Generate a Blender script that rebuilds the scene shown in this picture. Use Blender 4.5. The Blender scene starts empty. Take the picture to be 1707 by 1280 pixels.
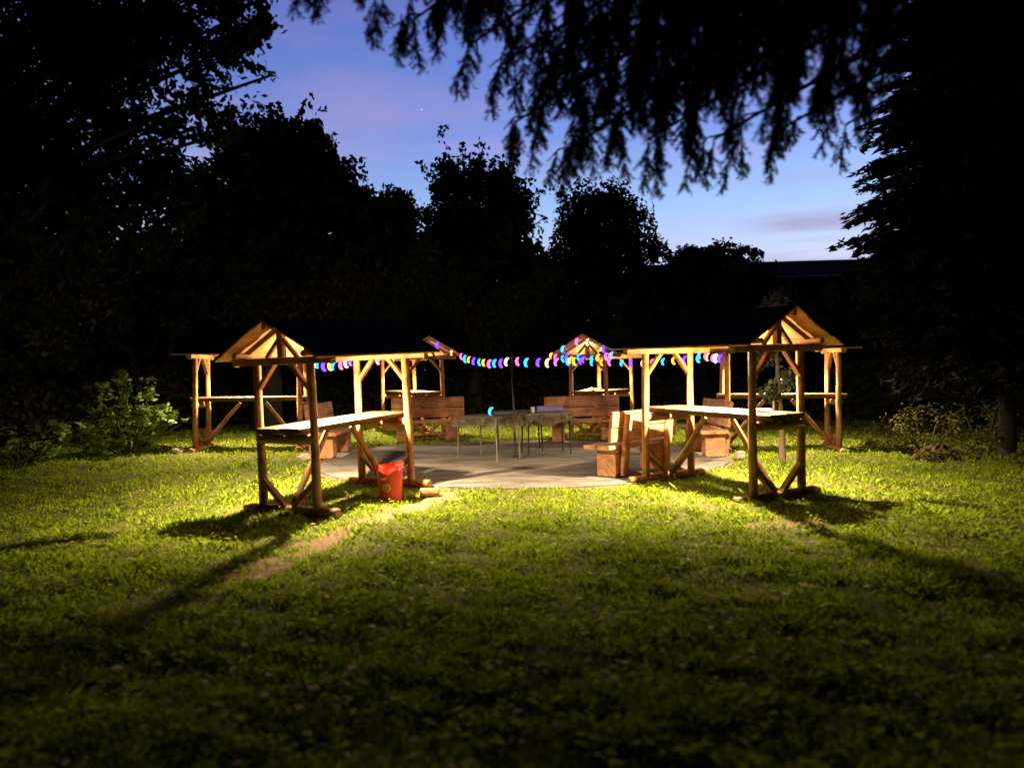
import bpy, math, random
import numpy as np
from mathutils import Vector, Matrix
R = math.radians
rnd = random.Random(7)
rng = np.random.default_rng(11)
S = bpy.context.scene
col = S.collection
PI = math.pi

# ------------------------------------------------------------------ camera
FPX, ROLL, EYE, PITCH = 1282.0, R(1.6), 1.64, math.atan(21/1282)
cam = bpy.data.objects.new('camera', bpy.data.cameras.new('camera'))
col.objects.link(cam)
cam.data.sensor_width = 36.0
cam.data.lens = 36.0*FPX/1707.0
cam.data.clip_start = 0.05
cam.data.clip_end = 2000
_fw = Vector((0, math.cos(PITCH), -math.sin(PITCH)))
_up = Vector((0, math.sin(PITCH), math.cos(PITCH)))
_rt = Vector((1, 0, 0))
_cx = _rt*math.cos(ROLL) - _up*math.sin(ROLL)
_cy = _rt*math.sin(ROLL) + _up*math.cos(ROLL)
cam.matrix_world = Matrix(((_cx.x, _cy.x, -_fw.x, 0), (_cx.y, _cy.y, -_fw.y, 0), (_cx.z, _cy.z, -_fw.z, EYE), (0, 0, 0, 1)))
cam.data.dof.use_dof = True
cam.data.dof.focus_distance = 15.0
cam.data.dof.aperture_fstop = 0.85
S.camera = cam
S.render.engine = 'CYCLES'
S.cycles.use_denoising = True
S.cycles.max_bounces = 6
S.cycles.transparent_max_bounces = 8
S.cycles.sample_clamp_indirect = 4.0
S.view_settings.view_transform = 'Standard'
S.view_settings.look = 'None'
S.view_settings.exposure = 0.0
S.view_settings.gamma = 1.0

def at(px, py, Y):
    "a pixel of the photograph at depth Y"
    dx, dy = px-853.5, py-640
    u = dx*math.cos(ROLL)-dy*math.sin(ROLL); v = dx*math.sin(ROLL)+dy*math.cos(ROLL)
    d = Vector((u/FPX, math.cos(PITCH)-v/FPX*math.sin(PITCH), -math.sin(PITCH)-v/FPX*math.cos(PITCH)))
    t = Y/d.y
    return Vector((d.x*t, Y, EYE+d.z*t))

# ------------------------------------------------------------------ sky (dusk)
W = bpy.data.worlds.new('World'); S.world = W; W.use_nodes = True
nt = W.node_tree; nt.nodes.clear()
def N(t, tree=None, **k):
    n = (tree or nt).nodes.new(t)
    for a, b in k.items(): setattr(n, a, b)
    return n
L = nt.links.new
out = N('ShaderNodeOutputWorld'); bg = N('ShaderNodeBackground')
tc = N('ShaderNodeTexCoord'); sep = N('ShaderNodeSeparateXYZ'); L(tc.outputs['Generated'], sep.inputs[0])
ramp = N('ShaderNodeValToRGB')
el = ramp.color_ramp.elements
stops = [(0.0, (.42, .46, .66)), (.13, (.46, .52, .78)), (.20, (.28, .45, .82)), (.29, (.155, .255, .68)),
         (.42, (.105, .16, .55)), (.52, (.035, .045, .16)), (1.0, (.006, .008, .03))]
el[0].position = 0; el[0].color = (*stops[0][1], 1); el[1].position = 1; el[1].color = (*stops[-1][1], 1)
for p, c in stops[1:-1]:
    e = el.new(p); e.color = (*c, 1)
L(sep.outputs['Z'], ramp.inputs[0])
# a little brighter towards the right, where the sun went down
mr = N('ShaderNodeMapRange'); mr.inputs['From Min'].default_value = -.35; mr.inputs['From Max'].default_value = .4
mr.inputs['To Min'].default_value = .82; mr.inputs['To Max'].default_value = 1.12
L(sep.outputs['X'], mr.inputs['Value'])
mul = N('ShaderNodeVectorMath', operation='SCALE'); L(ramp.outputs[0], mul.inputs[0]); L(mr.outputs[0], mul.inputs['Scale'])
sky = N('ShaderNodeTexSky'); sky.sky_type = 'NISHITA'; sky.sun_disc = False
sky.sun_elevation = R(-1.5); sky.sun_rotation = R(35)
sk = N('ShaderNodeVectorMath', operation='SCALE'); L(sky.outputs[0], sk.inputs[0]); sk.inputs['Scale'].default_value = .10
add = N('ShaderNodeVectorMath', operation='ADD'); L(mul.outputs[0], add.inputs[0]); L(sk.outputs[0], add.inputs[1])
# thin pink and lilac cloud streaks
mp = N('ShaderNodeMapping'); mp.inputs['Scale'].default_value = (2.2, 2.2, 9.0); mp.inputs['Rotation'].default_value = (0, R(14), 0)
mp.inputs['Location'].default_value = (.35, 0, .2)
L(tc.outputs['Generated'], mp.inputs[0])
no = N('ShaderNodeTexNoise'); no.inputs['Scale'].default_value = 1.6; no.inputs['Detail'].default_value = 5; no.inputs['Roughness'].default_value = .5
L(mp.outputs[0], no.inputs['Vector'])
cr = N('ShaderNodeValToRGB'); cr.color_ramp.elements[0].position = .46; cr.color_ramp.elements[1].position = .72
L(no.outputs[0], cr.inputs[0])
cf = N('ShaderNodeMath', operation='MULTIPLY'); L(cr.outputs[0], cf.inputs[0]); cf.inputs[1].default_value = .7
mix = N('ShaderNodeMix', data_type='RGBA'); L(cf.outputs[0], mix.inputs['Factor'])
L(add.outputs[0], mix.inputs['A'])
pr = N('ShaderNodeValToRGB'); pr.color_ramp.elements[0].position = .12; pr.color_ramp.elements[0].color = (.47, .44, .60, 1)
pr.color_ramp.elements[1].position = .42; pr.color_ramp.elements[1].color = (.20, .20, .50, 1)
e = pr.color_ramp.elements.new(.24); e.color = (.50, .38, .66, 1)
L(sep.outputs['Z'], pr.inputs[0]); L(pr.outputs[0], mix.inputs['B'])
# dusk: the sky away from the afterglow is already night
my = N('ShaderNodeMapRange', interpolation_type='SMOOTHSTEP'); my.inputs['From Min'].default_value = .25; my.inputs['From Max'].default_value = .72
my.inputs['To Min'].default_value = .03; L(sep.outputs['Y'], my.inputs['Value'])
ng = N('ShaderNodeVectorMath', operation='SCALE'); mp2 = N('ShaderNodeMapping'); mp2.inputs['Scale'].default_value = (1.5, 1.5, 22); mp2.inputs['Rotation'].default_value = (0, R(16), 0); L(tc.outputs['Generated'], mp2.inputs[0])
no2 = N('ShaderNodeTexNoise'); no2.inputs['Scale'].default_value = 1.3; no2.inputs['Detail'].default_value = 4; L(mp2.outputs[0], no2.inputs['Vector'])
cr2 = N('ShaderNodeValToRGB'); cr2.color_ramp.elements[0].position = .40; cr2.color_ramp.elements[1].position = .60; L(no2.outputs[0], cr2.inputs[0])
lowm = N('ShaderNodeMapRange'); lowm.inputs['From Min'].default_value = .235; lowm.inputs['From Max'].default_value = .17; L(sep.outputs['Z'], lowm.inputs['Value'])
lowx = N('ShaderNodeMapRange'); lowx.inputs['From Min'].default_value = .26; lowx.inputs['From Max'].default_value = .34; L(sep.outputs['X'], lowx.inputs['Value'])
k1 = N('ShaderNodeMath', operation='MULTIPLY'); L(lowm.outputs[0], k1.inputs[0]); L(lowx.outputs[0], k1.inputs[1])
k2 = N('ShaderNodeMath', operation='MULTIPLY'); L(k1.outputs[0], k2.inputs[0]); L(cr2.outputs[0], k2.inputs[1])
mixb = N('ShaderNodeMix', data_type='RGBA'); L(k2.outputs[0], mixb.inputs['Factor']); L(mix.outputs['Result'], mixb.inputs['A']); mixb.inputs['B'].default_value = (.36, .34, .52, 1)
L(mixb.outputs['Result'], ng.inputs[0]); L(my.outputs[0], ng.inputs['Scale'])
sd_ = (at(703, 183, 100)-Vector((0, 0, EYE))).normalized()
ds = N('ShaderNodeVectorMath', operation='DISTANCE'); L(tc.outputs['Generated'], ds.inputs[0]); ds.inputs[1].default_value = sd_
st_ = N('ShaderNodeMapRange'); st_.inputs['From Min'].default_value = .0013; st_.inputs['From Max'].default_value = .0004; st_.inputs['To Max'].default_value = .4
L(ds.outputs['Value'], st_.inputs['Value'])
sa = N('ShaderNodeVectorMath', operation='ADD'); L(ng.outputs[0], sa.inputs[0]); L(st_.outputs[0], sa.inputs[1])
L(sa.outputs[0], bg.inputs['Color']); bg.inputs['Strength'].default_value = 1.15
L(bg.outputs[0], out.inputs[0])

# ------------------------------------------------------------------ materials
def newmat(name):
    m = bpy.data.materials.new(name); m.use_nodes = True
    t = m.node_tree; t.nodes.clear()
    o = N('ShaderNodeOutputMaterial', t); b = N('ShaderNodeBsdfPrincipled', t)
    t.links.new(b.outputs[0], o.inputs[0])
    return m, t, b
def wood(name, dark, light, rough=.75, bump=.35, scale=1.0):
    m, t, b = newmat(name); l = t.links.new
    uv = N('ShaderNodeUVMap', t); oi = N('ShaderNodeObjectInfo', t)
    mp = N('ShaderNodeMapping', t); mp.inputs['Scale'].default_value = (34*scale, 2.2*scale, 1); l(uv.outputs[0], mp.inputs[0])
    ad = N('ShaderNodeVectorMath', t, operation='ADD'); l(mp.outputs[0], ad.inputs[0])
    mu = N('ShaderNodeVectorMath', t, operation='SCALE'); mu.inputs[0].default_value = (13, 7, 5); l(oi.outputs['Random'], mu.inputs['Scale'])
    l(mu.outputs[0], ad.inputs[1])
    n1 = N('ShaderNodeTexNoise', t); n1.inputs['Scale'].default_value = 1; n1.inputs['Detail'].default_value = 7; n1.inputs['Roughness'].default_value = .62
    l(ad.outputs[0], n1.inputs['Vector'])
    tx = N('ShaderNodeTexCoord', t)
    n2 = N('ShaderNodeTexNoise', t); n2.inputs['Scale'].default_value = 5; n2.inputs['Detail'].default_value = 4; l(tx.outputs['Object'], n2.inputs['Vector'])
    mx = N('ShaderNodeMath', t, operation='ADD'); l(n1.outputs[0], mx.inputs[0]); l(n2.outputs[0], mx.inputs[1])
    mr = N('ShaderNodeMapRange', t); mr.inputs['From Min'].default_value = .80; mr.inputs['From Max'].default_value = 1.2; l(mx.outputs[0], mr.inputs['Value'])
    c = N('ShaderNodeValToRGB', t); c.color_ramp.elements[0].color = (*dark, 1); c.color_ramp.elements[1].color = (*light, 1)
    l(mr.outputs[0], c.inputs[0]); l(c.outputs[0], b.inputs['Base Color'])
    b.inputs['Roughness'].default_value = rough
    bu = N('ShaderNodeBump', t); bu.inputs['Strength'].default_value = bump; bu.inputs['Distance'].default_value = .012
    l(n1.outputs[0], bu.inputs['Height']); l(bu.outputs[0], b.inputs['Normal'])
    return m
def plain(name, c, rough=.6, metal=0, noise=.25, nscale=8, emit=None, estr=0, bump=0):
    m, t, b = newmat(name); l = t.links.new
    tx = N('ShaderNodeTexCoord', t); n = N('ShaderNodeTexNoise', t); n.inputs['Scale'].default_value = nscale; n.inputs['Detail'].default_value = 6
    l(tx.outputs['Object'], n.inputs['Vector'])
    r_ = N('ShaderNodeValToRGB', t)
    r_.color_ramp.elements[0].position = .3; r_.color_ramp.elements[1].position = .7
    r_.color_ramp.elements[0].color = (*[x*(1-noise) for x in c], 1); r_.color_ramp.elements[1].color = (*[min(1, x*(1+noise)) for x in c], 1)
    l(n.outputs[0], r_.inputs[0]); l(r_.outputs[0], b.inputs['Base Color'])
    b.inputs['Roughness'].default_value = rough; b.inputs['Metallic'].default_value = metal
    if bump:
        bu = N('ShaderNodeBump', t); bu.inputs['Strength'].default_value = bump; bu.inputs['Distance'].default_value = .02
        l(n.outputs[0], bu.inputs['Height']); l(bu.outputs[0], b.inputs['Normal'])
    if emit:
        b.inputs['Emission Color'].default_value = (*emit, 1); b.inputs['Emission Strength'].default_value = estr
    return m
def leafmat(name, a, b_, trans=.25, rough=.55):
    "per-leaf colour from the mesh attribute 'tone'"
    m, t, b = newmat(name); l = t.links.new
    at_ = N('ShaderNodeAttribute', t); at_.attribute_name = 'tone'
    c = N('ShaderNodeValToRGB', t); c.color_ramp.elements[0].color = (*a, 1); c.color_ramp.elements[1].color = (*b_, 1)
    l(at_.outputs['Fac'], c.inputs[0]); l(c.outputs[0], b.inputs['Base Color'])
    b.inputs['Roughness'].default_value = rough; b.inputs['Specular IOR Level'].default_value = .25 if rough < .85 else .03
    if trans:
        tr = N('ShaderNodeBsdfTranslucent', t); l(c.outputs[0], tr.inputs['Color'])
        ms = N('ShaderNodeMixShader', t); ms.inputs[0].default_value = trans
        o = [n for n in t.nodes if n.type == 'OUTPUT_MATERIAL'][0]
        l(b.outputs[0], ms.inputs[1]); l(tr.outputs[0], ms.inputs[2]); l(ms.outputs[0], o.inputs[0])
    return m
M = {}
M['log'] = wood('peeled_log', (.15, .066, .020), (.42, .215, .072))
M['plank'] = wood('sawn_plank', (.34, .165, .05), (.64, .36, .13), scale=.8)
M['table'] = wood('table_halflog', (.058, .025, .0065), (.118, .058, .016), rough=.7)
M['bench'] = wood('bench_wood', (.26, .12, .058), (.62, .32, .16), scale=.7)
M['bark'] = plain('bark', (.014, .011, .009), .9, nscale=14, noise=.5, bump=.6)
M['sapbark'] = plain('young_bark', (.16, .12, .09), .9, nscale=20, noise=.4, bump=.4)
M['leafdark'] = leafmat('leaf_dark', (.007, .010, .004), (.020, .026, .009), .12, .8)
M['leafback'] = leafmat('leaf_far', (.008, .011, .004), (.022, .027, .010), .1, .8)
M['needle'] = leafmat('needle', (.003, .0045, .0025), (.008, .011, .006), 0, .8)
M['bush'] = leafmat('bush_leaf', (.10, .17, .025), (.30, .42, .08), .35, .5)
M['sapleaf'] = leafmat('sapling_leaf', (.035, .055, .025), (.09, .12, .06), .3, .5)
M['weed'] = leafmat('weed_leaf', (.07, .065, .02), (.19, .19, .055), .3, .8)
M['grass'] = leafmat('grass_blade', (.11, .165, .010), (.40, .53, .038), .36, .9)
M['litter'] = leafmat('dry_leaf', (.10, .05, .02), (.42, .30, .15), .15, .8)
M['stem'] = plain('stem', (.09, .10, .04), .8)
M['roofshade'] = plain('roof_shade_sheet', (.006, .0055, .005), 1.0, nscale=30, noise=.4)  # near black, standing in for shade on the roof tops
M['roofshade'].node_tree.nodes['Principled BSDF'].inputs['Specular IOR Level'].default_value = .05
M['red'] = plain('red_plastic', (.52, .03, .018), .38, noise=.12, nscale=5)
M['emblem'] = plain('pale_print', (.62, .42, .36), .5, noise=.1)
M['steel'] = plain('grey_steel', (.20, .18, .16), .45, .6, noise=.2)
M['darksteel'] = plain('dark_steel', (.035, .032, .03), .5, .5, noise=.2)
M['wire'] = plain('dark_wire', (.012, .014, .012), .6)
M['soil'] = plain('soil', (.11, .066, .032), 1.0, nscale=14, noise=.5, bump=.8)
M['house'] = plain('house_wall', (.03, .026, .022), .9, nscale=3)
M['roof'] = plain('house_roof', (.008, .006, .006), 1, nscale=6, noise=.3)
M['roof'].node_tree.nodes['Principled BSDF'].inputs['Specular IOR Level'].default_value = .02
M['gutter'] = plain('gutter_zinc', (.22, .22, .22), .5, .5)
M['glass'] = plain('window_glass', (.01, .012, .016), .08, noise=.1)
M['white'] = plain('white_plastic', (.72, .70, .68), .5, noise=.06)
M['card'] = plain('pale_card', (.34, .32, .31), .8, noise=.15)
M['lavender'] = plain('lavender_fabric', (.26, .24, .62), .7, noise=.12)
M['yellow'] = plain('yellow_cloth', (.80, .60, .03), .7, noise=.1)
M['socket'] = plain('socket_black', (.02, .02, .02), .4)
M['bulb'] = plain('bulb_glass', (.9, .8, .6), .3, noise=.02, emit=(1, .62, .25), estr=12)
def cloth():
    m, t, b = newmat('clear_film'); l = t.links.new
    tx = N('ShaderNodeTexCoord', t); n = N('ShaderNodeTexNoise', t); n.inputs['Scale'].default_value = 9; n.inputs['Detail'].default_value = 5
    l(tx.outputs['Object'], n.inputs['Vector'])
    b.inputs['Base Color'].default_value = (.34, .31, .25, 1); b.inputs['Roughness'].default_value = .35
    tr = N('ShaderNodeBsdfTransparent', t); tr.inputs[0].default_value = (.88, .88, .82, 1)
    ms = N('ShaderNodeMixShader', t)
    mr = N('ShaderNodeMapRange', t); mr.inputs['From Min'].default_value = .3; mr.inputs['From Max'].default_value = .7
    mr.inputs['To Min'].default_value = .10; mr.inputs['To Max'].default_value = .38
    l(n.outputs[0], mr.inputs['Value']); l(mr.outputs[0], ms.inputs[0])
    o = [q for q in t.nodes if q.type == 'OUTPUT_MATERIAL'][0]
    l(tr.outputs[0], ms.inputs[1]); l(b.outputs[0], ms.inputs[2]); l(ms.outputs[0], o.inputs[0])
    return m
M['film'] = cloth()
LEDS = [('yellow', (1, .48, .03)), ('pink', (1, .13, .58)), ('cyan', (.02, .42, 1)), ('blue', (.06, .015, 1)), ('white', (1, .62, .28))]
for n_, c_ in LEDS: M['led_'+n_] = plain('led_'+n_, c_, .4, noise=.02, emit=c_, estr=2.3 if n_ != 'blue' else 9)

# ------------------------------------------------------------------ terrain
def sst(a, b, x):
    t = np.clip((x-a)/(b-a), 0, 1); return t*t*(3-2*t)
def slope(x, y):
    return sst(8.5, 14, y)*(0.14-0.0195*np.clip(x, -8, 8))
PC = (.15, 13.4, 3.55, 3.05)          # centre and radii of the paved round
def pave_d(x, y):
    a = np.arctan2(y-PC[1], x-PC[0])
    w = 1+.02*np.sin(5*a+1)+.012*np.sin(11*a)
    return np.hypot((x-PC[0])/PC[2], (y-PC[1])/PC[3])/w
def bumps(x, y):
    z = .034*np.sin(1.9*x+.7*y+.4)*np.sin(1.3*y-.6*x) + .024*np.sin(4.1*x-2.2*y+1)*np.sin(3.3*y+1.7*x+2)
    z = z + .013*np.sin(9.1*x+3.7*y)*np.sin(8.3*y-4.9*x)
    return z*sst(1.0, 1.18, pave_d(x, y))
def hz(x, y):
    return slope(x, y)+bumps(x, y)
def H(x, y): return float(hz(np.float64(x), np.float64(y)))
PATH = np.array([(-1.0, 10.15), (-1.3, 9.5), (-1.85, 8.1), (-2.12, 6.6), (-2.35, 5.5), (-2.5, 4.6), (-2.9, 3.0)])
def pathd(x, y):
    d = np.full(np.shape(x), 9.0)
    for a, b in zip(PATH[:-1], PATH[1:]):
        ab = b-a; t = np.clip(((x-a[0])*ab[0]+(y-a[1])*ab[1])/(ab@ab), 0, 1)
        d = np.minimum(d, np.hypot(x-a[0]-t*ab[0], y-a[1]-t*ab[1]))
    return d
def fnoise(x, y):
    return (np.sin(3.1*x+1.7*y)*np.sin(2.3*y-1.1*x+1)+.6*np.sin(7.3*x-3.1*y+2)*np.sin(6.1*y+2.7*x)+.4*np.sin(15*x+4*y)*np.sin(13*y-6*x+1))
def worn(x, y):
    d = pathd(x, y)+.07*fnoise(x, y)
    w = (1-sst(.12, .30, d+.09*fnoise(x*1.1+.5, y*1.1)))*(.2+.75*sst(4.8, 6.6, y))
    d2 = np.hypot((x-2.75)/.55, (y-7.9)/.22)+.25*fnoise(x, y)      # bare patch in front of the right table
    w = np.maximum(w, .8*(1-sst(.6, 1.1, d2)))
    d3 = pave_d(x, y)+.012*fnoise(x, y)                             # trodden edge of the paving
    w = np.maximum(w, .75*(1-sst(1.0, 1.045, d3)))
    return w

# ------------------------------------------------------------------ mesh helpers
class MB:
    def __init__(s): s.v = []; s.f = []; s.uv = []; s.m = []
    def ring_tube(s, pts, rads, n=8, cap=True, uoff=None):
        pts = [Vector(p) for p in pts]; uo = rnd.random()*9 if uoff is None else uoff
        base = len(s.v); dist = 0; prev = None; nrm = None
        for i, p in enumerate(pts):
            d = (pts[min(i+1, len(pts)-1)]-pts[max(i-1, 0)]).normalized()
            if nrm is None:
                nrm = d.cross(Vector((0, 0, 1)) if abs(d.z) < .9 else Vector((1, 0, 0))).normalized()
            else:
                nrm = (nrm-d*nrm.dot(d)).normalized()
            bi = d.cross(nrm)
            if prev is not None: dist += (p-prev).length
            prev = p
            for k in range(n+1):
                a = 2*PI*k/n
                s.v.append(p+(nrm*math.cos(a)+bi*math.sin(a))*rads[i])
                s.uv.append((uo+2*PI*rads[i]*k/n, uo+dist))
        for i in range(len(pts)-1):
            for k in range(n):
                a = base+i*(n+1)+k; s.f.append((a, a+1, a+n+2, a+n+1))
        if cap:
            s.f.append(tuple(base+k for k in range(n))[::-1])
            e = base+(len(pts)-1)*(n+1); s.f.append(tuple(e+k for k in range(n)))
    def log(s, a, b, r0, r1=None, n=10, wob=.006, segs=6):
        "a peeled log with a slight bend and knots"
        a, b = Vector(a), Vector(b); r1 = r0 if r1 is None else r1
        d = (b-a); L_ = d.length; sd = d.normalized().cross(Vector((.3, .5, .8))).normalized(); s2 = d.normalized().cross(sd)
        ph = rnd.random()*6; amp = wob*min(1, L_)
        pts, rr = [], []
        for i in range(segs+1):
            t = i/segs; w = math.sin(PI*t)
            pts.append(a+d*t+sd*amp*w*math.sin(ph+4*t)+s2*amp*w*math.cos(ph*1.7+5*t))
            rr.append((r0+(r1-r0)*t)*(1+.05*math.sin(ph*3+9*t)))
        # softened ends
        pts = [a+d.normalized()*0]+pts+[b]; rr = [rr[0]*.82]+rr+[rr[-1]*.82]
        pts[1] = a+d.normalized()*min(.012, L_*.1); pts[-2] = b-d.normalized()*min(.012, L_*.1)
        s.ring_tube(pts, rr, n)
    def beam(s, a, b, w, h, up=(0, 0, 1), ch=.008, shape=None):
        "sawn beam from a to b, width w across, height h along up, with chamfered edges"
        a, b = Vector(a), Vector(b); d = (b-a).normalized(); up = Vector(up)
        sd = d.cross(up).normalized(); u = sd.cross(d).normalized()
        if shape is None:
            x, y = w/2, h/2
            shape = [(-x+ch, -y), (x-ch, -y), (x, -y+ch), (x, y-ch), (x-ch, y), (-x+ch, y), (-x, y-ch), (-x, -y+ch)]
        n = len(shape); base = len(s.v); uo = rnd.random()*9; L_ = (b-a).length
        per = [0]
        for k in range(n):
            p, q = shape[k], shape[(k+1) % n]; per.append(per[-1]+math.hypot(q[0]-p[0], q[1]-p[1]))
        for i, P in enumerate((a, b)):
            for k in range(n+1):
                c = shape[k % n]; s.v.append(P+sd*c[0]+u*c[1]); s.uv.append((uo+per[k], uo+i*L_))
        for k in range(n):
            q = base+k; s.f.append((q, q+1, q+n+2, q+n+1))
        s.f.append(tuple(base+k for k in range(n))[::-1]); s.f.append(tuple(base+n+1+k for k in range(n)))
    def halflog(s, a, b, w, h, jag=0):
        sh = [(-w/2, h*.05), (-w/2*.92, -h*.35), (-w/2*.62, -h*.75), (-w*.2, -h), (w*.2, -h), (w/2*.62, -h*.75), (w/2*.92, -h*.35), (w/2, h*.05), (w/2*.9, h*.14), (-w/2*.9, h*.14)]
        s.beam(a, b, w, h, shape=sh)
    def box(s, c, d, ch=.008, rz=0):
        c = Vector(c); q = Matrix.Rotation(rz, 3, 'Z')
        s.beam(c-q@Vector((d[0]/2, 0, 0)), c+q@Vector((d[0]/2, 0, 0)), d[1], d[2], ch=ch)
    def lathe(s, c, prof, n=28, rz=0):
        "prof: list of (radius, z)"
        c = Vector(c); base = len(s.v)
        for i, (r_, z) in enumerate(prof):
            for k in range(n+1):
                a = 2*PI*k/n+rz; s.v.append(c+Vector((r_*math.cos(a), r_*math.sin(a), z))); s.uv.append((k/n, z))
        for i in range(len(prof)-1):
            for k in range(n):
                q = base+i*(n+1)+k; s.f.append((q, q+1, q+n+2, q+n+1))
    def grid(s, fn, nu, nv):
        base = len(s.v)
        for i in range(nu+1):
            for j in range(nv+1):
                s.v.append(Vector(fn(i/nu, j/nv))); s.uv.append((i/nu, j/nv))
        for i in range(nu):
            for j in range(nv):
                q = base+i*(nv+1)+j; s.f.append((q, q+nv+1, q+nv+2, q+1))
    def build(s, name, mat, parent=None, smooth=True):
        me = bpy.data.meshes.new(name)
        me.from_pydata([tuple(v) for v in s.v], [], s.f)
        uvl = me.uv_layers.new(name='UVMap')
        li = np.zeros(len(me.loops), dtype=np.int32); me.loops.foreach_get('vertex_index', li)
        uvl.data.foreach_set('uv', np.array(s.uv, dtype=np.float32)[li].ravel())
        me.materials.append(mat)
        if smooth:
            me.polygons.foreach_set('use_smooth', [True]*len(me.polygons))
            try: me.set_sharp_from_angle(angle=R(40))
            except Exception: pass
        me.update()
        o = bpy.data.objects.new(name, me); col.objects.link(o)
        if parent: o.parent = parent
        return o
def soup(name, verts, nper, tone, mat, parent=None):
    "many loose little faces of nper corners, as one mesh with a per-face tone"
    verts = np.asarray(verts, dtype=np.float32).reshape(-1, 3); nf = len(verts)//nper
    me = bpy.data.meshes.new(name)
    me.vertices.add(len(verts)); me.vertices.foreach_set('co', verts.ravel())
    me.loops.add(len(verts)); me.loops.foreach_set('vertex_index', np.arange(len(verts), dtype=np.int32))
    me.polygons.add(nf); me.polygons.foreach_set('loop_start', np.arange(nf, dtype=np.int32)*nper)
    a = me.attributes.new('tone', 'FLOAT', 'FACE'); a.data.foreach_set('value', np.asarray(tone, dtype=np.float32))
    me.materials.append(mat); me.update(); me.validate()
    o = bpy.data.objects.new(name, me); col.objects.link(o)
    if parent: o.parent = parent
    return o
def thing(name, label, cat, loc=(0, 0, 0), rz=0, group=None):
    o = bpy.data.objects.new(name, None); col.objects.link(o); o.empty_display_size = .2
    o.location = loc; o.rotation_euler = (0, 0, rz)
    return tag(o, label, cat, group)
def tag(o, label=None, cat=None, group=None, kind=None):
    if label: o['label'] = label
    if cat: o['category'] = cat
    if group: o['group'] = group
    if kind: o['kind'] = kind
    return o
def children(o): return [c for c in col.objects if c.parent == o]
def copy_tree(o, parent=None):
    c = o.copy(); col.objects.link(c)
    if parent: c.parent = parent
    for ch in children(o): copy_tree(ch, c)
    return c

# ------------------------------------------------------------------ ground
def axis(lo, hi, step, far):
    core = np.arange(lo, hi+1e-6, step); a = [lo]; q = step
    while a[-1] > -far: q *= 1.35; a.append(a[-1]-q)
    b = [hi]; q = step
    while b[-1] < far: q *= 1.35; b.append(b[-1]+q)
    return np.concatenate([np.array(a[1:])[::-1], core, np.array(b[1:])])
gx, gy = axis(-11, 11, .1, 450), axis(-2, 22, .1, 450)
X, Y = np.meshgrid(gx, gy, indexing='ij')
Z = hz(X, Y)
inpave = pave_d(X, Y) < .985
Z = np.where(inpave, Z-.06, Z)
nv = X.size; ny = len(gy)
me = bpy.data.meshes.new('ground')
me.vertices.add(nv); me.vertices.foreach_set('co', np.stack([X, Y, Z], -1).astype(np.float32).ravel())
ii, jj = np.meshgrid(np.arange(len(gx)-1), np.arange(ny-1), indexing='ij')
q = (ii*ny+jj).ravel(); F = np.stack([q, q+ny, q+ny+1, q+1], -1).astype(np.int32)
me.loops.add(F.size); me.loops.foreach_set('vertex_index', F.ravel())
me.polygons.add(len(F)); me.polygons.foreach_set('loop_start', np.arange(len(F), dtype=np.int32)*4)
a_ = me.attributes.new('worn', 'FLOAT', 'POINT'); a_.data.foreach_set('value', worn(X, Y).astype(np.float32).ravel())
me.polygons.foreach_set('use_smooth', [True]*len(F)); me.update()
ground = bpy.data.objects.new('ground', me); col.objects.link(ground); tag(ground, kind='structure')
m, t, b = newmat('turf_and_soil'); l = t.links.new
geo = N('ShaderNodeNewGeometry', t)
n1 = N('ShaderNodeTexNoise', t); n1.inputs['Scale'].default_value = 26; n1.inputs['Detail'].default_value = 8; n1.inputs['Roughness'].default_value = .7; l(geo.outputs['Position'], n1.inputs['Vector'])
n2 = N('ShaderNodeTexNoise', t); n2.inputs['Scale'].default_value = 3.2; n2.inputs['Detail'].default_value = 6; l(geo.outputs['Position'], n2.inputs['Vector'])
c1 = N('ShaderNodeValToRGB', t); c1.color_ramp.elements[0].position = .3; c1.color_ramp.elements[1].position = .72
c1.color_ramp.elements[0].color = (.045, .055, .012, 1); c1.color_ramp.elements[1].color = (.17, .18, .035, 1); l(n1.outputs[0], c1.inputs[0])
c2 = N('ShaderNodeValToRGB', t); c2.color_ramp.elements[0].position = .3; c2.color_ramp.elements[1].position = .75
c2.color_ramp.elements[0].color = (.10, .065, .03, 1); c2.color_ramp.elements[1].color = (.36, .26, .14, 1); l(n1.outputs[0], c2.inputs[0])
wa = N('ShaderNodeAttribute', t); wa.attribute_name = 'worn'
ma = N('ShaderNodeMath', t, operation='ADD'); l(wa.outputs['Fac'], ma.inputs[0])
mb = N('ShaderNodeMath', t, operation='MULTIPLY_ADD'); l(n1.outputs[0], mb.inputs[0]); mb.inputs[1].default_value = 1.2; mb.inputs[2].default_value = -.6
l(mb.outputs[0], ma.inputs[1])
mr_ = N('ShaderNodeMapRange', t); mr_.inputs['From Min'].default_value = .3; mr_.inputs['From Max'].default_value = .6; l(ma.outputs[0], mr_.inputs['Value'])
mx_ = N('ShaderNodeMix', t, data_type='RGBA'); l(mr_.outputs[0], mx_.inputs['Factor']); l(c1.outputs[0], mx_.inputs['A']); l(c2.outputs[0], mx_.inputs['B'])
l(mx_.outputs['Result'], b.inputs['Base Color']); b.inputs['Roughness'].default_value = 1; b.inputs['Specular IOR Level'].default_value = .1
bu = N('ShaderNodeBump', t); bu.inputs['Strength'].default_value = 1; bu.inputs['Distance'].default_value = .05; l(n1.outputs[0], bu.inputs['Height']); l(bu.outputs[0], b.inputs['Normal'])
me.materials.append(m)

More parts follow.
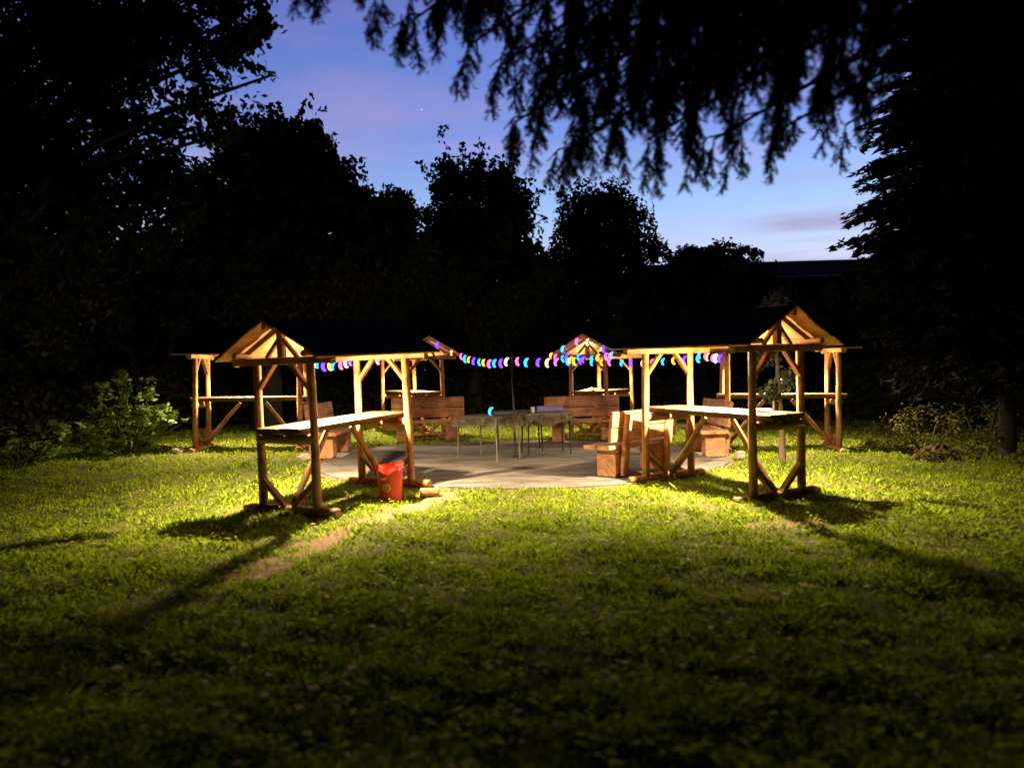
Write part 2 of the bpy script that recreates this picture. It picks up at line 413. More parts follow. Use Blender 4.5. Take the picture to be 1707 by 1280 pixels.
# paved round
pb = MB(); NA, NR = 120, 16
def pv(u, v):
    a = 2*PI*u; w = 1+.02*math.sin(5*a+1)+.012*math.sin(11*a)
    k = min(v*1.06, 1.0)
    x, y = PC[0]+PC[2]*w*k*math.cos(a)*1.0, PC[1]+PC[3]*w*k*math.sin(a)
    # angle in the stretched frame, so the rim follows pave_d closely
    return (x, y, float(slope(x, y))+(.022 if v < .97 else -.10))
pb.grid(pv, NA, NR)
paving = pb.build('paving', None) if False else None
m, t, b = newmat('trodden_asphalt'); l = t.links.new
geo = N('ShaderNodeNewGeometry', t)
n1 = N('ShaderNodeTexNoise', t); n1.inputs['Scale'].default_value = 60; n1.inputs['Detail'].default_value = 8; l(geo.outputs['Position'], n1.inputs['Vector'])
mp_ = N('ShaderNodeMapping', t); mp_.inputs['Scale'].default_value = (1, 2.6, 1); mp_.inputs['Rotation'].default_value = (0, 0, R(-20)); l(geo.outputs['Position'], mp_.inputs[0])
n2 = N('ShaderNodeTexNoise', t); n2.inputs['Scale'].default_value = 1.6; n2.inputs['Detail'].default_value = 7; n2.inputs['Roughness'].default_value = .6; l(mp_.outputs[0], n2.inputs['Vector'])
c1 = N('ShaderNodeValToRGB', t); c1.color_ramp.elements[0].position = .37; c1.color_ramp.elements[1].position = .63
c1.color_ramp.elements[0].color = (.058, .052, .048, 1); c1.color_ramp.elements[1].color = (.165, .14, .122, 1); l(n2.outputs[0], c1.inputs[0])
hs = N('ShaderNodeMix', t, data_type='RGBA', blend_type='MULTIPLY'); hs.inputs['Factor'].default_value = .55
c3 = N('ShaderNodeValToRGB', t); c3.color_ramp.elements[0].position = .25; c3.color_ramp.elements[1].position = .65; c3.color_ramp.elements[0].color = (.35, .35, .35, 1)
l(n1.outputs[0], c3.inputs[0]); l(c1.outputs[0], hs.inputs['A']); l(c3.outputs[0], hs.inputs['B']); l(hs.outputs['Result'], b.inputs['Base Color'])
b.inputs['Roughness'].default_value = .9
bu = N('ShaderNodeBump', t); bu.inputs['Strength'].default_value = .6; bu.inputs['Distance'].default_value = .015; l(n1.outputs[0], bu.inputs['Height']); l(bu.outputs[0], b.inputs['Normal'])
paving = pb.build('paving', m); tag(paving, kind='structure')

# ------------------------------------------------------------------ grass
def make_grass():
    n = 560000
    y = np.exp(rng.uniform(math.log(1.3), math.log(21.5), n)); 
    x = rng.uniform(-1, 1, n)*(.74*y+1.2)
    keep = (pave_d(x, y) > 1.0+.012*fnoise(x, y)) & (rng.random(n) > .93*worn(x, y))
    cl = fnoise(x*1.4, y*1.4)*.5+.4*fnoise(x*4.2+3, y*4.2)     # tufts
    keep &= rng.random(n) < np.clip(.66+.6*cl, .06, 1)
    x, y, cl = x[keep], y[keep], cl[keep]; n = len(x)
    z = hz(x, y)
    h = .82*np.clip(.034+.036*cl+.016*rng.standard_normal(n)+.02*np.clip(np.sin(1.7*x+.5*y)*np.sin(2.9*y-1.3*x), 0, 1), .010, .13)*(1+.5*(rng.random(n) < .03))
    wd = rng.uniform(.002, .004, n)*(.6+.12*y)
    an = rng.uniform(0, 2*PI, n); lean = rng.uniform(.15, 1.3, n)*h
    dx, dy = np.cos(an), np.sin(an); px, py = -dy*wd, dx*wd
    P = np.zeros((n, 5, 3), np.float32)
    P[:, 0] = np.stack([x-px, y-py, z-.01], -1); P[:, 1] = np.stack([x+px, y+py, z-.01], -1)
    mx, my = x+dx*lean*.4, y+dy*lean*.4
    P[:, 2] = np.stack([mx+px*.85, my+py*.85, z+h*.62], -1); P[:, 4] = np.stack([mx-px*.85, my-py*.85, z+h*.62], -1)
    P[:, 3] = np.stack([x+dx*lean, y+dy*lean, z+h], -1)
    tone = np.clip(.34+.2*rng.standard_normal(n)+.3*cl+.16*np.sin(1.1*x+2.1*y)*np.sin(2.6*x-.8*y+1), 0, 1)
    # broad weed leaves lying in the turf
    k = 26000
    y2 = np.exp(rng.uniform(math.log(2), math.log(19), k)); x2 = rng.uniform(-1, 1, k)*(.72*y2+1)
    cl2 = fnoise(x2*2.3+5, y2*2.3+1)
    kp = (pave_d(x2, y2) > 1.03) & (worn(x2, y2) < .35) & (rng.random(k) < np.clip(.3+.6*cl2, 0.03, 1)); x2, y2 = x2[kp], y2[kp]; k = len(x2)
    z2 = hz(x2, y2)+rng.uniform(.02, .06, k)
    a2 = rng.uniform(0, 2*PI, k); ln = rng.uniform(.018, .045, k); w2 = ln*rng.uniform(.3, .6, k); ti = rng.uniform(-.2, .8, k)
    ux, uy = np.cos(a2), np.sin(a2)
    Q = np.zeros((k, 5, 3), np.float32)
    Q[:, 0] = np.stack([x2-ux*ln, y2-uy*ln, z2], -1)
    Q[:, 1] = np.stack([x2-uy*w2, y2+ux*w2, z2+ti*ln*.6+.006], -1)
    Q[:, 2] = np.stack([x2+ux*ln*.7-uy*w2*.6, y2+uy*ln*.7+ux*w2*.6, z2+ti*ln*1.1], -1)
    Q[:, 3] = np.stack([x2+ux*ln, y2+uy*ln, z2+ti*ln*1.2], -1)
    Q[:, 4] = np.stack([x2+uy*w2, y2-ux*w2, z2+ti*ln*.6+.006], -1)
    V = np.concatenate([P, Q]); T = np.concatenate([tone, np.clip(.65+.25*rng.standard_normal(k), 0, 1)])
    o = soup('grass', V, 5, T, M['grass'])
    tag(o, 'rough tufted lawn of short green grass and weeds round the paved ring', 'grass', kind='stuff')
make_grass()
def litter():
    k = 700
    y = np.exp(rng.uniform(math.log(2.2), math.log(16), k)); x = rng.uniform(-1, 1, k)*(.72*y+1); a = rng.uniform(0, 2*PI, k)
    on = pave_d(x, y) < 1; keep = ~on | (rng.random(k) < .35); x, y, a, on = x[keep], y[keep], a[keep], on[keep]; k = len(x)
    z = np.where(on, slope(x, y)+.03, hz(x, y)+rng.uniform(.02, .05, k)); ln = rng.uniform(.018, .042, k); w = ln*rng.uniform(.4, .7, k); t1, t2 = rng.uniform(-.3, .3, k), rng.uniform(.05, .4, k)
    ux, uy = np.cos(a), np.sin(a)
    V = np.stack([np.stack([x-ux*ln, y-uy*ln, z], -1), np.stack([x-uy*w, y+ux*w, z+t2*w], -1), np.stack([x+ux*ln, y+uy*ln, z+t1*ln], -1), np.stack([x+uy*w, y-ux*w, z+t2*w], -1)], 1)
    tag(soup('leaf_litter', V, 4, rng.random(k), M['litter']), 'dry fallen leaves scattered over the lawn and paving', 'fallen leaves', kind='stuff')
litter()

# ------------------------------------------------------------------ log tables with roofs
LN, WD = 1.95, .85
def make_stand():
    root = thing('roofed_table', 'x', 'log table', group='roofed log tables round the paved ring')
    lx, ly = LN/2, WD/2
    for sx in (-1, 1):
        for sy in (-1, 1):
            b = MB(); b.log((sx*lx, sy*ly, .02), (sx*(lx-.01), sy*(ly-.01), 1.80), .054, .047); b.build('post', M['log'], root)
    for sx in (-1, 1):
        b = MB(); b.log((sx*lx, -ly-.30, .045), (sx*lx, ly+.30, .045), .062, .055); b.build('sill', M['log'], root)
        b = MB(); b.beam((sx*lx, -ly-.34, 1.835), (sx*lx, ly+.34, 1.835), .10, .085); b.build('tie_beam', M['log'], root)
        b = MB(); b.beam((sx*lx, 0, 1.88), (sx*lx, 0, 2.235), .085, .085, up=(1, 0, 0)); b.build('king_post', M['log'], root)
        for sy in (-1, 1):
            b = MB(); b.beam((sx*lx, sy*(ly-.03), 1.50), (sx*lx, sy*(ly-.29), 1.795), .05, .075, up=(1, 0, 0)); b.build('knee_brace', M['log'], root)
            b = MB(); b.beam((sx*(lx-.002), sy*.03, 2.10), (sx*(lx-.002), sy*.235, 1.88), .05, .055, up=(1, 0, 0)); b.build('gable_strut', M['log'], root)
            b = MB(); b.beam((sx*lx, sy*(ly-.03), .40), (sx*lx, sy*.07, .09), .06, .085, up=(1, 0, 0)); b.build('foot_brace', M['log'], root)
            b = MB(); b.beam((sx*(lx-.004), sy*.005, 2.235), (sx*(lx-.004), sy*.76, 1.812), .07, .07, up=(1, 0, 0)); b.build('rafter', M['plank'], root)
        b = MB(); b.log((sx*lx, -ly-.02, .905), (sx*lx, ly+.02, .905), .062, .058); b.build('cross_rail', M['log'], root)
        b = MB(); b.log((sx*(lx-.06), 0, .10), (sx*.24, 0, .93), .042, .038); b.build('long_brace', M['log'], root)
    b = MB()
    for i, yy in enumerate((-.165, .165)):
        b.halflog((-lx-.13-.03*i, yy, 1.035), (lx+.10+.05*i, yy, 1.035), .315, .075)
    b.build('tabletop', M['table'], root)
    for sy in (-1, 1):
        b = MB(); b.log((-lx-.24, sy*(ly+.10), 1.915), (lx+.24, sy*(ly+.10), 1.915), .036, .034); b.build('eave_beam', M['log'], root)
        # roof slope of overlapping boards
        b = MB(); nb = 5
        for i in range(nb):
            t0, t1 = i/nb, (i+1)/nb
            y0, z0 = sy*(.01+.78*t0), 2.305-.435*t0
            y1, z1 = sy*(.01+.78*t1), 2.305-.435*t1
            c = Vector((0, (y0+y1)/2, (z0+z1)/2)); nrm = Vector((0, sy*.435, .78)).normalized()
            j = rnd.uniform(-.025, .025); j2 = rnd.uniform(-.025, .025)
            b.beam(c+Vector((-lx-.30+j, 0, 0))+nrm*(.004*(i % 2)), c+Vector((lx+.30+j2, 0, 0))+nrm*(.004*(i % 2)), .206, .024, up=nrm, ch=.004)
        b.build('roof_slope', M['plank'], root)
        b = MB(); nrm = Vector((0, sy*.435, .78)).normalized()
        c = Vector((0, sy*(.01+.39), 2.305-.2175))+nrm*.022
        b.beam(c-Vector((lx+.29, 0, 0)), c+Vector((lx+.29, 0, 0)), .90, .008, up=nrm, ch=.002)
        b.build('roof_shade_sheet', M['roofshade'], root)  # added dark sheet that paints the roof's upper side as unlit
    b = MB(); b.beam((-lx-.27, 0, 2.245), (lx+.27, 0, 2.245), .06, .07); b.build('ridge_beam', M['plank'], root)
    return root
def frames(o, i): return ((o[0]+i[0])/2, (o[1]+i[1])/2, math.atan2(i[1]-o[1], i[0]-o[0]))
STANDS = [
 ((-2.70, 9.19), (-1.82, 10.95), 'peeled log table with a plank roof, standing beside the red bucket', 800),
 ((3.20, 9.29), (2.20, 11.01), 'peeled log table with a plank roof, in front of the bench seen from behind', 800),
 ((-6.08, 15.05), (-4.19, 15.25), 'peeled log table seen side on, next to the lit leafy bush', 400),
 ((5.86, 14.20), (4.03, 14.50), 'peeled log table seen side on, behind the young tree on the lawn', 400),
 ((-2.90, 19.60), (-1.99, 17.80), 'peeled log table far back behind a bench, nothing yellow on its top', 300),
 ((2.57, 19.15), (1.72, 17.40), 'peeled log table with a yellow cloth on top, far back', 300),
]
stand0 = make_stand()
stand_pos = []
for i, (o_, i_, lab, pw) in enumerate(STANDS):
    x, y, a = frames(o_, i_)
    s = stand0 if i == 0 else copy_tree(stand0)
    z0 = float(slope(x, y))
    zi, zo = float(slope(*i_)), float(slope(*o_))
    s.location = (x, y, z0); s.rotation_euler = (0, -math.atan2(zi-zo, LN), a); s['label'] = lab
    stand_pos.append((x, y, z0, a))
LAMPL = ['bare bulb hung under the roof of the log table by the red bucket',
 'bare bulb hung under the roof of the log table before the bench seen from behind',
 'bare bulb hung under the roof of the log table beside the leafy bush',
 'bare bulb hung under the roof of the log table behind the young tree',
 'bare bulb hung under the roof of the rear log table without the yellow cloth',
 'bare bulb hung under the roof of the log table with the yellow cloth']
def make_lamp():
    r_ = thing('hanging_bulb', 'x', 'lamp', group='bulbs under the table roofs')
    b = MB(); b.ring_tube([(0, 0, .0), (0, 0, -.10)], [.006, .006], 6); b.build('cord', M['socket'], r_)
    b = MB(); b.lathe((0, 0, -.10), [(.004, 0), (.018, 0), (.02, -.05), (.012, -.055)], 14); b.build('socket', M['socket'], r_)
    b = MB(); b.lathe((0, 0, -.155), [(.013, 0), (.018, -.015), (.028, -.035), (.026, -.055), (.012, -.068), (.001, -.07)], 16); b.build('bulb', M['bulb'], r_)
    return r_
lamp0 = make_lamp()
lamps = [lamp0]+[copy_tree(lamp0) for _ in range(5)]
for i, ((x, y, z0, a), st) in enumerate(zip(stand_pos, STANDS)):
    lp = lamps[i]
    lp.location = (x+.0, y, z0+2.208); lp['label'] = LAMPL[i]
    ld = bpy.data.lights.new('bulb_light', 'POINT'); ld.energy = st[3]*.40; ld.color = (1.0, .72, .40); ld.shadow_soft_size = .045
    lo = bpy.data.objects.new('bulb_light', ld); col.objects.link(lo); lo.parent = lp; lo.location = (0, 0, -.29)
    # second light added below the bulb: wide downward cone to brighten the lawn
    ld = bpy.data.lights.new('added_downlight', 'SPOT'); ld.energy = st[3]*3.7; ld.color = (1.0, .76, .45); ld.shadow_soft_size = .05
    ld.spot_size = R(152); ld.spot_blend = .75
    lo = bpy.data.objects.new('added_downlight', ld); col.objects.link(lo); lo.parent = lp; lo.location = (0, 0, -.30)

# ------------------------------------------------------------------ benches
def make_bench():
    r_ = thing('wooden_bench', 'x', 'bench', group='heavy wooden benches round the paved ring'); LB = 1.6
    for s in (-1, 1):
        b = MB(); b.box((s*(LB/2-.28), .0, .195), (.26, .34, .39), ch=.02); b.build('support', M['bench'], r_)
        b = MB(); b.beam((s*(LB/2-.28), -.215, .02), (s*(LB/2-.28), -.325, .90), .12, .07, up=(0, 1, .1)); b.build('rear_post', M['bench'], r_)
    b = MB(); b.box((0, -.07, .423), (LB, .235, .062), ch=.012); b.box((0, .17, .423), (LB+.02, .23, .062), ch=.012); b.build('seat', M['bench'], r_)
    b = MB()
    for k, (z, h) in enumerate(((.60, .20), (.825, .23))):
        yy = -.165-.125*(z-.02)
        b.beam((-LB/2, yy+.035, z), (LB/2, yy+.035, z), .052, h, up=(0, -.125, 1), ch=.012)
    b.build('backrest', M['bench'], r_)
    return r_
BENCHES = [
 (1.80, 11.57, R(44), 'wooden bench seen from behind, beside the front right log table'),
 (3.42, 13.75, R(92), 'wooden bench seen end on at the right edge of the paving, facing left'),
 (1.47, 16.25, R(178), 'wooden bench facing the camera, in front of the log table with the yellow cloth'),
 (-1.86, 16.75, R(183), 'wooden bench facing the camera, left of the small tables across the paving'),
 (-3.28, 13.95, R(-92), 'wooden bench seen end on at the left edge of the paving, facing right'),
]
bench0 = make_bench()
for i, (x, y, a, lab) in enumerate(BENCHES):
    s = bench0 if i == 0 else copy_tree(bench0)
    zz = float(slope(x, y)); s.location = (x, y, zz+(.022 if pave_d(x, y) < 1 else 0)); s.rotation_euler = (0, 0, a); s['label'] = lab

# ------------------------------------------------------------------ small tables in the middle
def small_table(x, y, rz, a, d, lab, legmat, drape):
    z0 = float(slope(x, y))+.022
    r_ = thing('folding_table', lab, 'table', (x, y, z0), rz, 'small tables in the middle of the paving')
    b = MB(); b.box((0, 0, .725), (a, d, .025), ch=.006); b.build('tabletop', M['steel'], r_)
    for sx in (-1, 1):
        for sy in (-1, 1):
            b = MB(); b.ring_tube([(sx*(a/2-.03), sy*(d/2-.03), .712), (sx*(a/2-.015), sy*(d/2-.015), .0)], [.014, .014], 8); b.build('leg', legmat, r_)
    # sheet of clear film laid over the top, hanging in folds
    b = MB(); A, D = a/2+.012, d/2+.012
    per = []
    K = 96
    for k in range(K):
        t = k/K*4; side = int(t); f_ = t-side
        c = [(-A, -D), (A, -D), (A, D), (-A, D)]; p, q = c[side], c[(side+1) % 4]
        per.append((p[0]+(q[0]-p[0])*f_, p[1]+(q[1]-p[1])*f_))
    def fn(u, v):
        k = int(round(u*K)) % K; px, py = per[k]; l_ = math.hypot(px, py)
        dr = drape*(1+.25*math.sin(k*.42+x*5)+.12*math.sin(k*1.1))
        o_ = .035*v*(1+.9*math.sin(k*.9+1)+.5*math.sin(k*1.7))
        return (px+px/l_*o_, py+py/l_*o_, .744-dr*v)
    b.grid(fn, K, 6)
    b.v.append(Vector((0, 0, .744))); b.uv.append((.5, .5)); ci = len(b.v)-1
    for k in range(K): b.f.append((ci, k*7, (k+1)*7))
    c = b.build('clear_sheet', M['film']); c.parent = None
    c.location = (x, y, z0); c.rotation_euler = (0, 0, rz)
    return r_, c
tabs = [(-.43, 13.15, R(-40), .92, .62, 'small metal table with thin legs on the paving, left of the pole', 'steel', .22, 'clear plastic sheet draped over the small table left of the pole'),
        (.58, 13.80, R(12), .80, .55, 'small metal table carrying the lavender bag, right of the pole', 'darksteel', .20, 'clear plastic sheet draped over the small table with the lavender bag'),
        (.10, 14.35, R(4), .85, .55, 'small metal table behind the pole, between the other two', 'darksteel', .10, 'short clear plastic sheet over the small table behind the pole')]
for q in tabs:
    r_, c = small_table(q[0], q[1], q[2], q[3], q[4], q[5], M[q[6]], q[7])
    tag(c, q[8], 'table sheet', 'clear sheets over the small tables')
ztab = float(slope(.58, 13.8))+.022+.746
bag = MB(); bag.box((0, 0, .055), (.44, .20, .11), ch=.03); o = bag.build('cool_bag', M['lavender']); o.location = (.66, 13.76, ztab); o.rotation_euler = (0, 0, R(8))
tag(o, 'low lavender bag lying on the small table right of the pole', 'bag')
b = MB(); b.lathe((0, 0, 0), [(.001, .004), (.026, .004), (.03, .0), (.038, .10), (.034, .10), (.027, .01), (.001, .01)], 20)
o = b.build('cup', M['white']); o.location = (.36, 13.72, ztab); tag(o, 'small white cup on the small table beside the lavender bag', 'cup')

# the pole that carries the lights
px_, py_ = .03, 13.30; zp = float(slope(px_, py_))+.022
pole = thing('light_pole', 'thin dark bent pole in the middle of the paving, holding up the string of lights', 'pole', (px_, py_, zp))
b = MB(); b.ring_tube([(0, 0, 0), (-.01, 0, .5), (-.012, .01, .9), (-.03, .02, 1.3), (-.02, .02, 1.72)], [.022, .02, .016, .012, .010], 8); b.build('shaft', M['darksteel'], pole)
b = MB(); b.lathe((0, 0, 0), [(.001, .025), (.05, .022), (.07, .004), (.07, 0)], 20); b.build('foot', M['darksteel'], pole)
b = MB(); b.ring_tube([(-.02, .02, 1.70), (-.02, .02, 1.75), (.0, .02, 1.765), (.012, .02, 1.745)], [.006, .006, .006, .005], 6); b.build('hook', M['darksteel'], pole)

# ------------------------------------------------------------------ red bucket
bx, by = -1.63, 10.05; bz = H(bx, by)
bk = thing('bucket', 'red plastic bucket with a folded rim and a pale round print, on the grass', 'bucket', (bx, by, bz+.01), R(6))
b = MB(); b.lathe((0, 0, 0), [(.001, .005), (.132, .005), (.140, .012), (.172, .40), (.176, .455), (.168, .455), (.162, .39), (.130, .02), (.001, .018)], 36); b.build('pail', M['red'], bk)
b = MB()
def rimf(u, v):
    a = 2*PI*u; k = .05+.028*math.sin(3*a+.6)+.014*math.sin(7*a+1)
    r_ = .182+.022*v+.006*math.sin(5*a)
    pr = [(0, 0), (.35, 1), (.8, .6), (1, -.3)]
    zz = .462+.02*math.sin(2*a+.5)*(1 if v < .5 else .4)-(k+.02)*v
    return (r_*math.cos(a), r_*math.sin(a), zz)
b.grid(rimf, 48, 5); b.build('rim_collar', M['red'], bk)
def onpail(a, z, off=.002):
    r_ = .140+(.172-.140)*(z-.012)/(.388)+off
    return Vector((r_*math.sin(a), -r_*math.cos(a), z))
b = MB()
def ringf(u, v):
    t = 2*PI*u; rr = .036+.016*v
    return onpail(-.28+rr*1.1*math.cos(t)/.155, .175+rr*math.sin(t))
b.grid(ringf, 36, 2)
def blob(ca, cz, ra, rz_):
    def fn(u, v):
        t = 2*PI*u; return onpail(ca+ra*v*math.cos(t)/.155, cz+rz_*v*math.sin(t)*(1+.3*math.sin(3*t)))
    b.grid(fn, 20, 2)
blob(-.28, .178, .018, .016); blob(-.52, .29, .042, .012); blob(-.34, .308, .03, .009); blob(-.36, .07, .04, .008)
b.build('printed_emblem', M['emblem'], bk)

# ------------------------------------------------------------------ odds and ends
def put(o, loc, rz=0): o.location = loc; o.rotation_euler = (0, 0, rz); return o
b = MB(); b.log((-.13, 0, .055), (.13, 0, .055), .062, .06, n=12)
put(tag(b.build('log_offcut', M['log']), 'short pale log offcut lying on the grass right of the red bucket', 'log'), (-1.13, 10.18, H(-1.13, 10.18)), R(8))
b = MB()
def crumple(u, v):
    x, y = (u-.5)*.5, (v-.5)*.36
    return (x+.02*math.sin(9*v+3*u), y+.02*math.sin(8*u), .012+.055*abs(math.sin(7*u+2*v))*abs(math.cos(5*v-u))*(1-abs(2*u-1)**3))
b.grid(crumple, 22, 16)
x, y, z0, a = stand_pos[5]
put(tag(b.build('cloth', M['yellow']), 'crumpled yellow cloth on the rear log table', 'cloth'), (x-.28, y-.55, z0+1.047), R(30))
x, y, z0, a = stand_pos[1]
b = MB(); b.lathe((0, 0, 0), [(.001, .006), (.08, .006), (.12, .022), (.125, .02), (.085, 0), (.001, 0)], 28)
put(tag(b.build('plate', M['white']), 'white plate left on the front right log table', 'plate'), (x+.37, y-.66, z0+1.047))
b = MB(); b.lathe((0, 0, 0), [(.001, .003), (.033, .003), (.036, 0), (.036, .12), (.032, .12), (.03, .01), (.001, .008)], 20)
put(tag(b.build('cup', M['socket']), 'dark cup standing by the white plate on the front right log table', 'cup'), (x+.53, y-.72, z0+1.047))
for (x, y, lab) in ((-1.55, 17.15, 'small pale box under the bench left of the small tables'), (1.25, 16.75, 'small pale box under the bench in front of the yellow cloth table'), (3.80, 12.9, 'small pale box on the grass beside the end on right bench')):
    b = MB(); b.box((0, 0, .05), (.12, .09, .10), ch=.01); b.box((0, 0, .106), (.124, .094, .014), ch=.005)
    put(tag(b.build('box', M['card']), lab, 'box', 'small pale boxes near the benches'), (x, y, H(x, y)+.02), R(12))
def rock(name, label, x, y, s, mat):
    b = MB(); ph = rnd.random()*9
    def fn(u, v):
        a, e = 2*PI*u, PI*v; k = 1+.12*math.sin(3*a+ph)*math.sin(e*2)+.08*math.sin(5*e+a*2+ph)
        return (s[0]*k*math.sin(e)*math.cos(a), s[1]*k*math.sin(e)*math.sin(a), s[2]*k*math.cos(e))
    b.grid(fn, 24, 14); o = b.build(name, mat); put(o, (x, y, H(x, y)+s[2]*.55), ph); return tag(o, label, 'stone')
M['stone'] = plain('pale_stone', (.42, .36, .30), .9, nscale=9, noise=.3, bump=.5)
rock('stone', 'pale stone on the lawn by the foot of the far left log table', -6.35, 14.45, (.15, .11, .07), M['stone'])
rock('stone', 'pale stone in the grass behind the front left log table', -3.62, 13.3, (.12, .10, .07), M['stone'])

# ------------------------------------------------------------------ string of lights
CRES = {}
def crescent(colr):  # small bulb given the crescent shape of its lens blur
    if colr not in CRES:
        b = MB(); pts, rr = [], []
        for i in range(13):
            t = i/12; a = R(62)+R(236)*t
            pts.append((.052*math.cos(a)*.72, 0, .068*math.sin(a)-.09)); rr.append(max(.003, .030*math.sin(PI*t)**.6))
        b.ring_tube(pts, rr, 8)
        b.ring_tube([(0, 0, 0), (.004, 0, -.03)], [.006, .008], 6)
        o = b.build('blur_bulb', M['led_'+colr]); CRES[colr] = o; return o, True
    return CRES[colr], False
def hang(p, q, sag, n):
    p, q = Vector(p), Vector(q)
    return [p+(q-p)*t-Vector((0, 0, sag*4*t*(1-t))) for t in [i/n for i in range(n+1)]]
def stp(i, lx, ly, z):
    x, y, z0, a = stand_pos[i]; c, s = math.cos(a), math.sin(a)
    return Vector((x+lx*c-ly*s, y+lx*s+ly*c, z0+z))
hx = LN/2
def string(name, label, pts, nb, cols, off=0):
    w = MB(); w.ring_tube(pts, [.005]*len(pts), 5)
    root = w.build(name, M['wire']); tag(root, label, 'string lights', 'strings of blur shaped bulbs')
    # even spacing along the wire
    d = [0]
    for a, b in zip(pts[:-1], pts[1:]): d.append(d[-1]+(b-a).length)
    for k in range(nb):
        s = d[-1]*(k+.5)/nb+rnd.uniform(-.05, .05); i = max(j for j in range(len(d)) if d[j] <= s)
        i = min(i, len(pts)-2); t = (s-d[i])/max(1e-6, d[i+1]-d[i]); p = pts[i].lerp(pts[i+1], min(1, max(0, t)))
        proto, fresh = crescent(cols[(k+off) % len(cols)])
        c = proto if fresh else proto.copy()
        if not fresh: col.objects.link(c)
        c.parent = root; c.location = p; c.rotation_euler = (R(rnd.uniform(-12, 12)), R(rnd.uniform(-8, 22)), R(rnd.uniform(-25, 25))); sc_ = rnd.uniform(.85, 1.05); c.scale = (sc_, sc_, sc_)
seq = ['yellow', 'pink', 'cyan', 'blue', 'white', 'pink', 'cyan', 'yellow', 'blue', 'cyan']
poletop = Vector((px_-.01, py_+.02, zp+1.74))
# left: front left table -> far left table -> rear left table gable
A0 = stp(0, hx, .40, 1.93); A0b = stp(0, hx, -.40, 1.92); A1 = stp(2, hx, -.42, 1.93)
string('string_lights', 'string of coloured bulbs shaped as blur crescents from the front left log table to the far left one', hang(A0b, A0, .03, 6)+hang(A0, A1, .16, 14)[1:], 15, seq)
G = stp(4, hx+.30, 0, 2.30); GL = stp(4, hx+.28, .72, 1.95); GR = stp(4, hx+.28, -.74, 1.93)
string('string_lights', 'string of coloured bulbs shaped as blur crescents from the rear left gable down to the pole', [G]+hang(G, GL, 0, 5)[1:]+hang(GL, poletop, .10, 20)[1:], 12, seq, 3)
K = stp(5, hx+.30, 0, 2.30); KL = stp(5, hx+.28, .76, 1.93); KR = stp(5, hx+.28, -.76, 1.93)
string('string_lights', 'string of coloured bulbs shaped as blur crescents from the pole up over the gable above the yellow cloth', hang(poletop, KL, .08, 16)+hang(KL, K, 0, 4)[1:]+hang(K, KR, 0, 4)[1:]+hang(KR, KL+Vector((.1, 0, -.03)), .02, 6)[1:], 21, seq, 1)
Q0 = stp(3, hx+.06, .50, 1.80); Q1 = stp(3, hx+.2, -.3, 1.86)
string('string_lights', 'string of coloured bulbs shaped as blur crescents running across to the far right log table', hang(KR, Q1, .14, 16)+hang(Q1, Q0, .02, 5)[1:]+hang(Q0, Q1+Vector((-.25, 0, .06)), .0, 4)[1:], 22, seq, 5)
# one lamp hanging low over the small table
proto, _ = crescent('cyan')
lm = proto.copy(); col.objects.link(lm); lm.parent = None; lm.location = (-.34, 13.2, float(slope(-.3, 13.2))+.022+.744+.135)
tag(lm, 'single glowing blue bulb shaped as a blur crescent, lying on the small table left of the pole', 'moon light')

# ------------------------------------------------------------------ vegetation
def leaves_in(C, Rr, n, size, shell=.5, clumps=40, crad=.22, asp=.55, flat=1.0):
    "n leaf diamonds in clumps through an ellipsoid"
    C, Rr = np.array(C), np.array(Rr)
    d = rng.standard_normal((clumps, 3)); d /= np.linalg.norm(d, axis=1)[:, None]
    rad = (shell+(1-shell)*rng.random(clumps))**.7
    cc = C+d*Rr*rad[:, None]
    k = rng.integers(0, clumps, n)
    p = cc[k]+np.clip(rng.standard_normal((n, 3)), -1.5, 1.5)*crad*Rr*rng.uniform(.4, 1.2, clumps)[k][:, None]
    u = rng.standard_normal((n, 3)); u /= np.linalg.norm(u, axis=1)[:, None]
    w = rng.standard_normal((n, 3)); w = np.cross(u, w); w /= np.linalg.norm(w, axis=1)[:, None]
    u[:, 2] *= flat; w[:, 2] *= flat
    s = size*rng.uniform(.6, 1.35, n)[:, None]
    V = np.stack([p-u*s*.5, p+w*s*asp*.5, p+u*s*.5, p-w*s*asp*.5], 1)
    tone = np.clip(.5+.3*rng.standard_normal(clumps)[k]+.2*rng.standard_normal(n), 0, 1)
    return V, tone, cc
